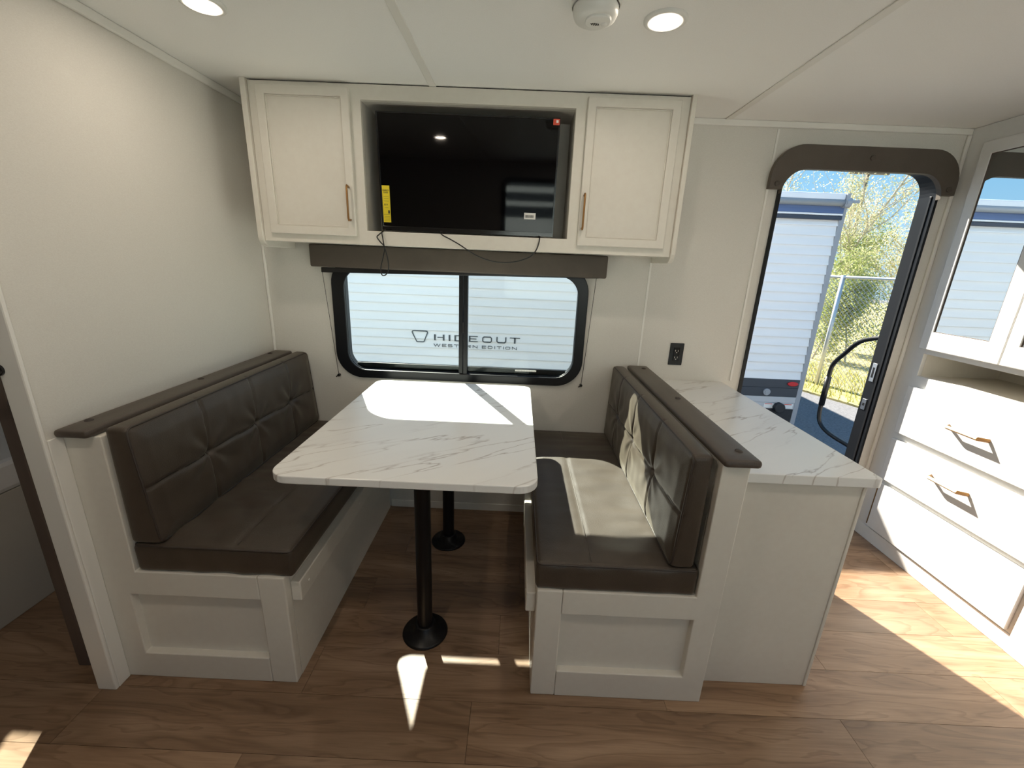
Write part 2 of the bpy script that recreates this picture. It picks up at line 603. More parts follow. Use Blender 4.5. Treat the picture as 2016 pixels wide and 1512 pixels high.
# the skin of our own trailer round the room
struct(bx('wall_skirt', M['own_wall'], None, XW0-0.05, XW1+0.05, YB+0.02, YO, -0.32, 0.0))
struct(bx('wall_left', M['wall'], None, -1.326, XL, 1.034, YB, 0.0, ZC, 0.004))
struct(bx('wall_far_left', M['wall'], None, XW0-0.05, XW0, YFR, YO, 0.0, ZC))
struct(bx('wall_right', M['wall'], None, XW1, XW1+0.05, YFR, YO, 0.0, ZC))
# wall behind the camera, with a window
FX0, FX1, FZ0, FZ1 = -0.20, 2.35, 0.92, 1.84
pl('wall_front', M['wall'], None, rect(XW0, XW1, 0, ZC), [rrect(FX0, FX1, FZ0, FZ1, 0.06)], 'y', YFR-0.05, YFR)
struct(bpy.data.objects['wall_front'])
f = struct(pl('window_2', M['blackmetal'], None, rrect(FX0-0.05, FX1+0.05, FZ0-0.05, FZ1+0.05, 0.09), [rrect(FX0+0.004, FX1-0.004, FZ0+0.004, FZ1-0.004, 0.06)], 'y', YFR, YFR+0.02))
bx('pane', M['glass'], f, FX0, FX1, YFR-0.02, YFR-0.016, FZ0, FZ1)
f = struct(pl('window_3', M['blackmetal'], None, rrect(LX0-0.04, LX1+0.04, LZ0-0.04, LZ1+0.04, 0.05, 4), [rrect(LX0, LX1, LZ0, LZ1, 0.03, 4)], 'y', YB-0.015, YB))
bx('pane', M['glass'], f, LX0, LX1, YB+0.02, YB+0.024, LZ0, LZ1)

# trims
def trimbox(n, *a, bevel=0.002, m='trim'):
    return struct(bx('trim_%d' % n, M[m], None, *a, bevel))
trimbox(3, XL, XL+0.012, 1.036, YB-0.001, ZC-0.030, ZC, bevel=0.005)           # cornice on the left partition
trimbox(4, 0.665, XR, YB-0.010, YB, ZC-0.026, ZC, bevel=0.004)                 # cornice over the entry door
trimbox(5, XL, XL+0.013, YB-0.013, YB, 0.02, ZC-0.03, bevel=0.005)             # corner bead
trimbox(6, 0.640, 0.650, YB-0.003, YB, 0.9, 1.43, bevel=0.001)                 # wall batten beside the window
trimbox(7, 1.136, 1.146, YB-0.004, YB, 0.85, ZC-0.03, bevel=0.001)             # batten beside the door
trimbox(8, 1.983, 1.999, YB-0.012, YB, 0.0, ZC-0.026, bevel=0.004)             # bead between door wall and cabinet wall
trimbox(9, -1.330, -1.268, 1.022, 1.034, 0.0, ZC, bevel=0.004)                 # end casing of the partition
trimbox(10, -1.275, -1.268, 1.034, 1.075, 0.0, 0.888, bevel=0.002)
struct(bx('baseboard_back', M['trim'], None, -0.69, 0.095, YB-0.008, YB, 0.0, 0.045, 0.003))

# brown door leaf folded back in the left doorway, and its catch on the casing
d2 = struct(bx('door_2', M['brown_door'], None, -1.474, -1.432, 1.10, 1.78, 0.0, 1.98, 0.004))
t = thing('door_latch', 'small black oval latch on the pale casing at the left edge', 'latch', (-1.322, 1.022, 1.09))
bm = new(); disc_y(bm, -1.326, 1.090, 1.0155, 1.0225, 0.016, 16)
obj('latch_plate', bm, M['black'], t, bevel=0.001)
bm = new(); tube(bm, [(-1.350, 1.008, 1.094), (-1.336, 1.006, 1.093), (-1.318, 1.006, 1.090), (-1.306, 1.008, 1.088)], [0.004, 0.0085, 0.0085, 0.004], 10)
bm2 = bm; tube(bm2, [(-1.328, 1.016, 1.092), (-1.328, 1.007, 1.092)], 0.004, 8)
obj('latch_knob', bm2, M['black'], t, True)

# low cabinet in the dim room beyond
t = thing('low_cabinet', 'pale low cabinet in the dim room beyond the left doorway', 'cabinet', (-2.3, 1.6, 0))
bx('body', M['grey_cab'], t, -2.75, -1.895, 0.90, 2.15, 0.0, 0.50, 0.004)
bx('top', M['grey_top'], t, -2.77, -1.885, 0.88, 2.155, 0.50, 0.62, 0.02)

# ------------------------------------------------------------------ dinette window
win = pl('window_1', M['blackmetal'], None, rrect(-0.942, 0.351, 0.782, 1.400, 0.135, 10),
         [rrect(WX0+0.010, WX1-0.006, WZ0+0.004, 1.345, WR, 10)], 'y', YB-0.016, YB, 0.004)
struct(win)
pl('window_reveal', M['blackmetal'], win, rrect(WX0-0.011, WX1+0.011, WZ0-0.011, WZ1+0.011, WR, 10),
   [rrect(WX0, WX1, WZ0, WZ1, WR, 10)], 'y', YB, YO+0.012)
pl('glazing_bead', M['blackmetal'], win, rrect(WX0-0.002, WX1+0.002, WZ0-0.002, WZ1+0.002, WR, 10),
   [rrect(WX0+0.007, WX1-0.006, WZ0+0.006, WZ1-0.006, WR-0.006, 10)], 'y', YB+0.008, YB+0.018, 0.002)
bx('mullion', M['blackmetal'], win, -0.300, -0.278, YB-0.004, YB+0.034, WZ0+0.002, WZ1-0.002, 0.003)
bx('sash_stile', M['blackmetal'], win, -0.276, -0.254, YB-0.010, YB+0.024, WZ0+0.002, WZ1-0.002, 0.003)
bx('sash_pull', M['black'], win, -0.279, -0.271, YB-0.018, YB-0.010, 1.045, 1.10, 0.002)
bx('pane', M['glass'], win, WX0, -0.29, YB+0.030, YB+0.033, WZ0, WZ1)
bx('pane', M['glass2'], win, -0.265, WX1, YB+0.020, YB+0.023, WZ0, WZ1)
bx('sash_track', M['blackmetal'], win, WX0+0.035, WX1-0.035, YB+0.034, YB+0.042, WZ0+0.000, WZ0+0.033, 0.002)
s_ = bx('glass_label', M['paper'], win, 0.000, 0.113, YB+0.018, YB+0.0197, 0.845, 0.853)
bm = new()
for k in range(14):
    box(bm, 0.010+k*0.007, 0.013+k*0.007+0.002*(k % 2), YB+0.0172, YB+0.018, 0.8473, 0.8508)
stuff(obj('print', bm, M['skirt_grey'], s_))

# brown valance over the window
t = thing('window_valance', 'long brown padded valance board above the dinette window', 'valance', (-0.30, YB, 1.345))
bm = new(); cushion(bm, (-1.010, 2.085, 1.347), (0.420, YB-0.001, 1.4515), 0.008, (0.1, 0.02, 0.03))
obj('padded_board', bm, M['valance'], t, True)
# blind mechanism hanging under it: head rail and the two guide cords
t = thing('pleated_blind', 'raised blind behind the valance with a thin black cord each side', 'blind', (-0.30, YB, 1.33))
pl('bottom_rail', M['black'], t, [(-0.962, 1.321), (0.385, 1.346), (0.385, 1.358), (-0.962, 1.345)], [], 'y', 2.092, 2.114, 0.003)
for (xa, xb) in ((-0.962, -0.939), (0.375, 0.354)):
    bm = new(); tube(bm, [(xa, 2.104, 1.33 if xa < 0 else 1.352), (xa + (xb-xa)*0.5, 2.126, 1.06), (xb, 2.1475, 0.797)], 0.0013, 6)
    c = obj('cord', bm, M['black'], t, True)
    bm = new(); disc_y(bm, xb, 0.790, 2.143, YB-0.0005, 0.007, 12)
    tube(bm, [(xb, 2.147, 0.790), (xb-0.014, 2.145, 0.781)], 0.003, 6)
    obj('cord_anchor', bm, M['black'], c)

# ------------------------------------------------------------------ entry door opening
door = pl('door_1', M['blackmetal'], None, rrect(DX0-0.017, DX1+0.012, 0.0, DZ1+0.02, (0.01, DR+0.015, DR+0.015, 0.01), 10),
          [rrect(DX0, DX1, 0.012, DZ1, (0.01, DR, DR, 0.01), 10)], 'y', YB-0.008, YB)
struct(door)
pl('jamb', M['blackmetal'], door, rrect(DX0-0.010, DX1+0.010, 0.002, DZ1+0.010, (0.012, DR+0.008, DR+0.008, 0.012), 10),
   [rrect(DX0, DX1, 0.012, DZ1, (0.01, DR, DR, 0.01), 10)], 'y', YB, YO+0.032)
bx('jamb_groove', M['black'], door, DX1-0.004, DX1, YB+0.012, YB+0.022, 0.05, DZ1-DR, 0.001)
# strike plates on the right jamb
for (za, zb, yy, nm) in ((0.865, 0.965, YB+0.052, 'strike_plate'), (0.705, 0.765, YB+0.055, 'strike_plate')):
    sp = bx(nm, M['chrome'], door, DX1-0.004, DX1, yy-0.014, yy+0.014, za, zb, 0.001)
    bx('slot', M['black'], sp, DX1-0.0046, DX1-0.004, yy-0.006, yy+0.006, za+0.022, zb-0.022)
bx('threshold', M['chrome'], door, DX0, DX1, YB, YO+0.05, 0.0, 0.011, 0.002)

# arched brown pad over the door
outer = rrect(1.131, 1.978, 1.779, 1.966, (0, 0.135, 0.135, 0), 10)
inner_r = 0.105
ox0, ox1, oz = 1.189, 1.920, 1.866
arch = [(1.978, 1.779)]
for k in range(11):
    a = R_(90*k/10); arch.append((1.978-0.135+0.135*math.cos(a), 1.966-0.135+0.135*math.sin(a)))
for k in range(11):
    a = R_(90+90*k/10); arch.append((1.131+0.135+0.135*math.cos(a), 1.966-0.135+0.135*math.sin(a)))
arch += [(1.131, 1.779), (ox0, 1.779)]
for k in range(9):
    a = R_(180-90*k/8); arch.append((ox0+inner_r+inner_r*math.cos(a), oz-inner_r+inner_r*math.sin(a)))
for k in range(9):
    a = R_(90-90*k/8); arch.append((ox1-inner_r+inner_r*math.cos(a), oz-inner_r+inner_r*math.sin(a)))
arch.append((ox1, 1.779))
t = thing('door_valance', 'arched brown padded valance with three buttons over the entry door', 'valance', (1.55, YB, 1.78))
pl('padded_board', M['valance'], t, arch, [], 'y', YB-0.034, YB-0.0085, 0.006)
for (bx_, bz_) in ((1.163, 1.800), (1.566, 1.920), (1.944, 1.803)):
    bm = new(); disc_y(bm, bx_, bz_, YB-0.041, YB-0.033, 0.012, 16)
    obj('button', bm, M['leather_trim'], t, bevel=0.003)

# folding grab handle outside
t = thing('grab_handle', 'black tubular grab handle outside the right side of the entry door', 'handle', (1.985, YO, 0.45))
hp = [(1.985, YO+0.005, 1.10), (1.985, 2.30, 1.090), (1.985, 2.43, 1.045), (1.985, 2.52, 0.955), (1.985, 2.580, 0.885), (1.985, 2.597, 0.825),
      (1.985, 2.597, 0.68), (1.985, 2.597, 0.55), (1.985, 2.565, 0.485), (1.985, 2.47, 0.452), (1.985, 2.30, 0.445), (1.985, YO+0.005, 0.445)]
bm = new(); tube(bm, smooth_path(hp, 4), 0.0125, 10)
obj('tube', bm, M['blackmetal'], t, True)
bm = new(); tube(bm, [(1.985, 2.597, 0.60), (1.985, 2.597, 0.79)], 0.0165, 12)
obj('grip', bm, M['blackmetal'], t, True)
for zz in (1.10, 0.445):
    bx('bracket', M['blackmetal'], t, 1.962, 2.008, YO, YO+0.018, zz-0.035, zz+0.035, 0.004)

# fold-out entry step under the door
t = thing('entry_step', 'pale metal entry step folded out below the open door', 'step', (1.56, YO+0.3, ZG))
bx('tread', M['skirt_grey'], t, 1.25, 1.90, YO+0.20, YO+0.50, -0.25, -0.215, 0.004)
for xx in (1.27, 1.86):
    bx('side_arm', M['blackmetal'], t, xx, xx+0.02, YO+0.005, YO+0.25, -0.24, -0.19, 0.002)
    bx('leg', M['blackmetal'], t, xx, xx+0.02, YO+0.40, YO+0.43, -0.47, -0.25, 0.002)

# wall outlet
t = thing('wall_outlet', 'black double wall outlet on the wall above the marble counter', 'outlet', (0.834, YB, 0.98))
pl('cover_plate', M['black'], t, rrect(0.799, 0.870, 0.922, 1.038, 0.004, 3), [], 'y', YB-0.006, YB, 0.002)
bx('socket_insert', M['bezel'], t, 0.818, 0.851, YB-0.0075, YB-0.006, 0.945, 1.015, 0.001)
for zz in (0.962, 0.997):
    bm = new()
    for dx in (-0.007, 0.007):
        box(bm, 0.8345+dx-0.0012, 0.8345+dx+0.0012, YB-0.008, YB-0.0074, zz-0.003, zz+0.006)
    disc_y(bm, 0.8345, zz-0.008, YB-0.008, YB-0.0074, 0.0028, 8)
    obj('socket_slots', bm, M['liner'], t)

# ------------------------------------------------------------------ overhead cabinet with television
YC = 1.906
t = thing('overhead_cabinet', 'wide off-white overhead cabinet with television niche between two gold-handled doors', 'cabinet', (-0.23, YB, 1.43))
NX0, NX1, NZ0, NZ1 = -0.661, 0.197, 1.5106, 2.0014
pl('face_frame', M['cabinet'], t, rect(-1.108, 0.645, 1.454, ZC-0.004), [rect(NX0, NX1, NZ0, NZ1)], 'y', YC, YC+0.02, 0.002)
for (xa, xb) in ((-1.131, -1.1085), (0.6455, 0.664)):
    pts = rrect(YC-0.014, YB, 1.428, ZC, (0, 0, 0, 0.045), 8)
    pl('side_panel', M['cabinet'], t, pts, [], 'x', xa, xb, 0.002)
bx('bottom_board', M['cabinet'], t, -1.1085, 0.6455, YC+0.02, YB, 1.4545, 1.466)
bx('top_rail_gap', M['black'], t, -1.10, 0.64, YC+0.006, YC+0.018, ZC-0.004, ZC-0.0005)
lin = new()
box(lin, NX0-0.012, NX0, YC+0.02, 2.11, NZ0, NZ1)
box(lin, NX1, NX1+0.012, YC+0.02, 2.11, NZ0, NZ1)
box(lin, NX0-0.012, NX1+0.012, YC+0.02, 2.11, NZ1, NZ1+0.012)
box(lin, NX0-0.012, NX1+0.012, YC+0.02, 2.11, NZ0-0.012, NZ0)
box(lin, NX0-0.012, NX1+0.012, 2.11, 2.122, NZ0-0.012, NZ1+0.012)
obj('niche_lining', lin, M['liner'], t)

def shaker(parent, x0, x1, z0, z1, y0, y1, rail, m, hx=None, hz0=None, hz1=None):
    d = pl('door', m, parent, rect(x0, x1, z0, z1), [rect(x0+rail, x1-rail, z0+rail, z1-rail)], 'y', y0, y1, 0.003)
    bx('panel', m, d, x0+rail, x1-rail, y0+0.011, y1, z0+rail, z1-rail)
    bm = new()                                                         # thin bead round the panel
    a = 0.0045
    plate(bm, rect(x0+rail, x1-rail, z0+rail, z1-rail), [rect(x0+rail+a, x1-rail-a, z0+rail+a, z1-rail-a)], 'y', y0+0.005, y0+0.0115)
    obj('bead', bm, m, d, bevel=0.003)
    bm = new()
    tube(bm, [(hx, y0, hz0+0.006), (hx, y0-0.022, hz0+0.002), (hx, y0-0.026, hz0+0.010), (hx, y0-0.026, hz1-0.010), (hx, y0-0.022, hz1-0.002), (hx, y0, hz1-0.006)], 0.0042, 8)
    obj('handle', bm, M['gold'], d, True)
    return d
k_ = 0.9906
zz_ = lambda z: CAM_H + (z-CAM_H)*k_
shaker(t, -1.0809*k_, -0.7082*k_, zz_(1.4865), zz_(2.0446), YC-0.018, YC, 0.034, M['cabinet'], -0.722, 1.545, 1.683)
shaker(t, 0.2434*k_, 0.6139*k_, zz_(1.4865), zz_(2.0446), YC-0.018, YC, 0.034, M['cabinet'], 0.2545, 1.548, 1.688)

# television, leaning a little forward at the top
TVC = Vector((-0.2375, 1.957, 1.7475))
tilt = Matrix.Translation(TVC) @ Matrix.Rotation(R_(3.8), 4, 'X')
t = thing('television', 'black flat television in the niche of the overhead cabinet', 'television', (TVC.x, 1.97, NZ0))
def tvpart(name, m, parent, bm, bevel=0.0):
    bmesh.ops.transform(bm, matrix=tilt, verts=bm.verts)
    return obj(name, bm, m, parent, bevel=bevel)
hw, hh = 0.3785, 0.2290
bm = new(); box(bm, -hw, hw, 0.004, 0.045, -hh, hh)
tvpart('housing', M['bezel'], t, bm, 0.004)
bm = new(); plate(bm, rect(-hw, hw, -hh, hh), [rect(-hw+0.007, hw-0.007, -hh+0.019, hh-0.007)], 'y', 0.0, 0.006)
tvpart('bezel', M['bezel'], t, bm, 0.001)
bm = new(); box(bm, -hw+0.006, hw-0.006, 0.0022, 0.005, -hh+0.018, hh-0.006)
scr = tvpart('screen', M['screen'], t, bm)
bm = new(); box(bm, -0.05, 0.05, 0.045, 0.15, -0.07, 0.07)
tvpart('wall_bracket', M['black'], t, bm)
bm = new(); box(bm, -hw+0.009, -hw+0.041, -0.0008, 0.0022, -hh+0.034, -hh+0.182)
lab = tvpart('energy_label', M['yellow'], t, bm)
TV = lambda x, z: tilt @ Vector((x, -0.0012, z))
rt = Matrix.Rotation(R_(90+3.8), 4, 'X')
xl = -hw+0.025
text_part('printed_word', 'ENERGY\nGUIDE', 0.0085, M['ink'], lab, TV(xl, -hh+0.158), rt, 0.85)
text_part('printed_price', '$14', 0.0105, M['ink'], lab, TV(xl-0.002, -hh+0.106), rt)
bm = new(); box(bm, xl+0.006, xl+0.013, -0.0014, -0.0007, -hh+0.070, -hh+0.083)
tvpart('printed_block', M['ink'], lab, bm)
bm = new()
for zz, ww in ((0.138, 0.022), (0.130, 0.020), (0.120, 0.022), (0.094, 0.016), (0.066, 0.026), (0.058, 0.022), (0.052, 0.024), (0.046, 0.022), (0.040, 0.025)):
    box(bm, xl-ww/2, xl+ww/2, -0.0012, -0.0007, -hh+zz-0.0006, -hh+zz+0.0006)
stuff(tvpart('print', mat('faded_ink', (0.25, 0.2, 0.02), 0.6), lab, bm))
bm = new(); box(bm, 0.2475, 0.2975, -0.0006, 0.0022, -hh+0.070, -hh+0.096)
bar = tvpart('barcode_label', M['paper'], t, bm)
bm = new()
x_ = 0.2525
rnd = random.Random(3)
while x_ < 0.290:
    w_ = rnd.choice((0.0007, 0.0012, 0.0018))
    box(bm, x_, x_+w_, -0.0011, -0.0006, -hh+0.076, -hh+0.087)
    x_ += w_ + rnd.choice((0.0008, 0.0014))
stuff(tvpart('print', M['ink'], bar, bm))
bm = new(); box(bm, hw-0.029, hw-0.003, -0.0008, 0.0022, hh-0.026, hh-0.004)
rd = tvpart('red_sticker', M['red'], t, bm)
bm = new(); box(bm, hw-0.017, hw-0.008, -0.0012, -0.0008, hh-0.018, hh-0.009)
tvpart('sticker_mark', M['paper'], rd, bm)

# two cords hanging from the television
Yw = 1.893
p1 = [(-0.592, 1.935, 1.520), (-0.594, Yw+0.004, 1.508), (-0.606, Yw, 1.497), (-0.616, Yw, 1.486), (-0.602, Yw, 1.466), (-0.586, Yw, 1.447), (-0.594, Yw+0.006, 1.41), (-0.606, Yw+0.004, 1.365),
      (-0.605, Yw, 1.337), (-0.596, Yw-0.003, 1.327), (-0.582, Yw-0.004, 1.333), (-0.571, Yw-0.004, 1.356), (-0.572, Yw-0.003, 1.39), (-0.579, Yw-0.004, 1.425), (-0.585, Yw-0.006, 1.449),
      (-0.590, Yw-0.004, 1.480), (-0.595, Yw+0.002, 1.505), (-0.600, 1.935, 1.518)]
bm = new(); tube(bm, smooth_path(p1, 5), 0.0026, 7)
tag(obj('power_cord', bm, M['black'], None, True), 'thin black cord looped and tied below the left end of the television', 'cord')
p2 = [(-0.35, 1.94, 1.520), (-0.338, Yw+0.003, 1.507), (-0.300, Yw, 1.489), (-0.261, Yw-0.002, 1.469), (-0.184, Yw-0.004, 1.426), (-0.106, Yw-0.005, 1.405), (-0.029, Yw-0.005, 1.407), (0.036, Yw-0.004, 1.428),
      (0.066, Yw-0.002, 1.457), (0.077, Yw, 1.485), (0.080, Yw+0.003, 1.505), (0.080, 1.94, 1.520)]
bm = new(); tube(bm, smooth_path(p2, 6), 0.0026, 7)
tag(obj('power_cord', bm, M['black'], None, True), 'black cord sagging in a wide arc across the cabinet bottom below the television', 'cord')

# ------------------------------------------------------------------ dinette benches
YF, YE = 1.0755, YB-0.006
def bench(side):
    L = side < 0
    if L:
        t = thing('dinette_bench', 'off-white dinette bench frame along the left wall', 'bench', (-1.0, 1.6, 0), 'dinette benches')
        xo, xi = -1.2745, -0.695        # outer, aisle
        hx0, hx1, hz0, hz1 = -1.196, -0.780, 0.102, 0.342
        up = -1.163
        cap = (-1.270, -1.176)
    else:
        t = thing('dinette_bench', 'off-white dinette bench frame in the middle, backing onto the marble counter', 'bench', (0.4, 1.6, 0), 'dinette benches')
        xo, xi = 0.674, 0.099
        hx0, hx1, hz0, hz1 = 0.600, 0.180, 0.106, 0.342
        up = 0.595
        cap = (0.586, 0.690)
    s = 1 if L else -1
    H = 0.430
    # end panel: a C open towards the aisle stile, with the upright above
    C = [(xo, 0), (hx1-0.0006*s, 0), (hx1-0.0006*s, hz0), (hx0, hz0), (hx0, hz1), (hx1-0.0006*s, hz1), (hx1-0.0006*s, H), (up, H), (up, 0.888), (xo, 0.888)]
    pl('end_panel', M['cabinet'], t, C, [], 'y', YF, YF+0.034, 0.003)
    bx('stile', M['cabinet'], t, min(hx1, xi), max(hx1, xi), YF, YF+0.034, 0.0, H, 0.004)
    bx('inset_panel', M['cabinet'], t, min(hx0, hx1)-0.005, max(hx0, hx1)+0.005, YF+0.024, YF+0.033, hz0-0.005, hz1+0.005)
    bx('aisle_panel', M['cabinet'], t, min(xi, xi-0.016*s), max(xi, xi-0.016*s), YF+0.034, YE-0.009, 0.0, H-0.012)
    ra = (xi, xi+0.032*s)
    r = bx('table_ledge', M['cabinet'], t, min(ra), max(ra), YF+0.030, YE-0.05, 0.318, 0.392, 0.004)
    for yy in (1.16, 1.62, 2.06):
        a = xi+0.032*s
        bm = new(); tube(bm, [(a, yy, 0.355), (a+0.002*s, yy, 0.355)], 0.004, 10)
        obj('screw_cap', bm, M['trim'], r)
    bx('seat_board', M['cabinet'], t, min(xo, xi), max(xo, xi), YF+0.034, YE, H-0.012, H-0.001)
    bx('back_board', M['cabinet'], t, min(xo, up), max(xo, up), YF+0.034, YE, H, 0.888)
    bm = new(); cushion(bm, (cap[0], 1.050, 0.889), (cap[1], YE-0.004, 0.913), 0.010, (0.03, 0.05, 0.02))
    c = obj('backrest_cap', bm, M['leather_trim'], t, True)
    for yy in ((1.115, 1.60, 2.08) if not L else (1.13, 1.58, 2.06)):
        bm = new(); lathe(bm, [(0.0, 0.9185), (0.006, 0.918), (0.0105, 0.9155), (0.0115, 0.912)], (cap[0]+cap[1])/2 + (0.015 if not L else -0.02), yy, 14)
        obj('button', bm, M['piping'], c, True)
    return t
bench(-1)
bench(1)

TUFTS = (1.352, 1.632, 1.905)
def wrinkle(y, z, seed):
    return noise.noise(Vector((y*9 + seed, z*5 - y*6, seed*1.7)))*0.5 + noise.noise(Vector((y*22, z*14 + seed, 3.1)))*0.25

def back_cushion(L):
    if L:
        lo, hi, s, seed = (-1.160, 1.082, 0.528), (-1.096, 2.146, 0.912), 1, 1.3
        lab = 'dark brown tufted backrest cushion against the left wall bench'
    else:
        lo, hi, s, seed = (0.514, 1.082, 0.528), (0.574, 2.146, 0.908), -1, 5.2
        lab = 'dark brown tufted backrest cushion on the middle bench, with a sunlit stripe'
    zm = 0.716
    xm = (lo[0]+hi[0])/2
    def warp(p, n):
        y, z = p.y, p.z
        lean = (0.032 if L else 0.014)*(0.916-z)/0.388 - (0.0 if L else 0.0)
        front = (p.x - xm)*s > 0
        dx = lean*s if front else 0.0
        if front and n.x*s > 0.5:
            d = 0.0
            for ty in TUFTS:
                r = math.hypot(y-ty, (z-zm)*1.1)
                d += 0.006*G(r, 0.040) + 0.014*G(r, 0.012)
                bend = ty + 0.012*math.sin((z-zm)*7)
                if True:
                    d += 0.0065*G(y-bend, 0.0055)
            d += 0.0065*G(z-zm-0.004*math.sin(y*23), 0.0055)
            edge = min(y-lo[1], hi[1]-y, z-lo[2], hi[2]-z)
            k = min(1, max(0, edge/0.05))
            crown = 0.010*k
            wr = wrinkle(y, z, seed)*0.006*k
            for ty in TUFTS:                                  # pulls fanning out of each tuft
                a = math.atan2(z-zm, y-ty)
                rr = math.hypot(y-ty, z-zm)
                wr += 0.0028*math.sin(a*7+seed+ty)*G(rr-0.07, 0.06)
            dx += (crown + wr - d)*s
        return Vector((p.x+dx, y, z))
    bm = new()
    cushion(bm, lo, hi, 0.016, (0.03, 0.006, 0.006), warp)
    o = tag(obj('backrest_cushion', bm, M['leather'], None, True), lab, 'cushion', 'dinette backrest cushions')
    # piping round the front face
    xf = hi[0] if L else lo[0]
    def corner(y, z):
        lean = (0.032 if L else 0.014)*(0.916-z)/0.388
        return (xf + lean*s - 0.003*s, y, z)
    loop = []
    a = rrect(lo[1]+0.004, hi[1]-0.004, lo[2]+0.004, hi[2]-0.004, 0.022, 6)
    for i, (y, z) in enumerate(a):
        loop.append(corner(y, z))
    bm = new(); tube(bm, loop, 0.0033, 6, closed=True)
    obj('piping', bm, M['piping'], o, True)
    fx = lambda y, z: warp(Vector((xf, y, z)), Vector((s, 0, 0))).x
    ys = [lo[1]+0.02+(hi[1]-lo[1]-0.04)*k/90 for k in range(91)]
    bm = new(); tube(bm, [(fx(y, zm+0.004*math.sin(y*23))+0.0002*s, y, zm+0.004*math.sin(y*23)) for y in ys], 0.0013, 5)
    obj('seam', bm, M['seam'], o, True)
    for ty in TUFTS:
        zs = [lo[2]+0.02+(hi[2]-lo[2]-0.04)*k/50 for k in range(51)]
        bm = new(); tube(bm, [(fx(ty+0.012*math.sin((z-zm)*7), z)+0.0002*s, ty+0.012*math.sin((z-zm)*7), z) for z in zs], 0.0013, 5)
        obj('seam', bm, M['seam'], o, True)
    for ty in TUFTS:
        zq = zm
        xx = fx(ty, zq) + 0.001*s
        bm = new(); lathe(bm, [(0, 0.004), (0.005, 0.003), (0.008, 0.0)], 0, 0, 12)
        bmesh.ops.transform(bm, matrix=Matrix.Translation((xx, ty, zq)) @ Matrix.Rotation(R_(90*s), 4, 'Y'), verts=bm.verts)
        obj('button', bm, M['piping'], o, True)
    return o
back_cushion(True)
back_cushion(False)

def seat_cushion(L):
    if L:
        lo, hi, s, seed, seam = (-1.158, 1.080, 0.4305), (-0.664, 2.150, 0.525), 1, 2.2, -0.845
        lab = 'dark brown seat cushion on the bench along the left wall'
    else:
        lo, hi, s, seed, seam = (0.092, 1.080, 0.4305), (0.592, 2.150, 0.525), -1, 7.9, 0.258
        lab = 'dark brown seat cushion on the middle bench, with a large sunlit patch'
    back = lo[0] if L else hi[0]
    def warp(p, n):
        x, y, z = p
        dz = 0.0
        if n.z > 0.5:
            edge = min(x-lo[0], hi[0]-x, y-lo[1], hi[1]-y)
            k = min(1, max(0, edge/0.06))
            u = abs(x-back)
            wr = noise.noise(Vector((x*5+seed, y*13, seed)))*0.55 + noise.noise(Vector((x*9, y*24+seed, 1.0)))*0.35
            wr *= 0.0105*(0.35 + 0.65*G(u-0.18, 0.16))
            if L:
                wr += 0.004*math.sin((y*0.9+x*0.7)*46)*G(y-1.30, 0.22)*G(u-0.20, 0.16)
            dz = 0.006*k + wr*k - 0.0038*G(x-seam, 0.006)
        elif n.y < -0.5:
            return Vector((x, y + 0.004*noise.noise(Vector((x*14, z*9, seed))), z))
        if z < lo[2]+0.03:
            dz += 0.0015*(1+math.sin(x*13))*0.5
        return Vector((x, y, z+dz))
    bm = new()
    cushion(bm, lo, hi, 0.014, (0.010, 0.012, 0.03), warp)
    o = tag(obj('seat_cushion', bm, M['leather'], None, True), lab, 'cushion', 'dinette seat cushions')
    bm = new()
    a = rrect(lo[0]+0.003, hi[0]-0.003, lo[1]+0.003, hi[1]-0.003, 0.016, 5)
    tube(bm, [(x, y, hi[2]-0.004) for x, y in a], 0.0030, 6, closed=True)
    obj('piping', bm, M['piping'], o, True)
    bm = new()
    tube(bm, [(seam+0.0045, yy, hi[2]+0.0035) for yy in (1.10, 1.4, 1.7, 2.0, 2.13)], 0.0014, 5)
    obj('seam_welt', bm, M['leather_trim'], o, True)
    return o
seat_cushion(True)
seat_cushion(False)

# ------------------------------------------------------------------ table
t = thing('dinette_table', 'white marble-patterned dinette table on two black posts', 'table', (-0.32, 1.6, 0))
pl('tabletop', M['marble'], t, rrect(-0.7034, 0.0816, 1.0625, 2.070, (0.060, 0.045, 0.045, 0.060), 10), [], 'z', 0.772, 0.797, 0.003)
for yy in (1.305, 1.866):
    bm = new(); lathe(bm, [(0.0285, 0.008), (0.0285, 0.770)], -0.308, yy, 28)
    p = obj('post', bm, M['postblack'], t, True)
    bm = new(); lathe(bm, [(0.0, 0.0), (0.086, 0.0), (0.087, 0.004), (0.082, 0.010), (0.045, 0.017), (0.040, 0.045), (0.034, 0.048), (0.0285, 0.048)], -0.308, yy, 36)
    obj('floor_flange', bm, M['postblack'], p, True)
    bm = new(); lathe(bm, [(0.0285, 0.732), (0.038, 0.733), (0.042, 0.759), (0.082, 0.765), (0.085, 0.7718), (0.0, 0.7718)], -0.308, yy, 36)
    obj('top_flange', bm, M['postblack'], p, True)

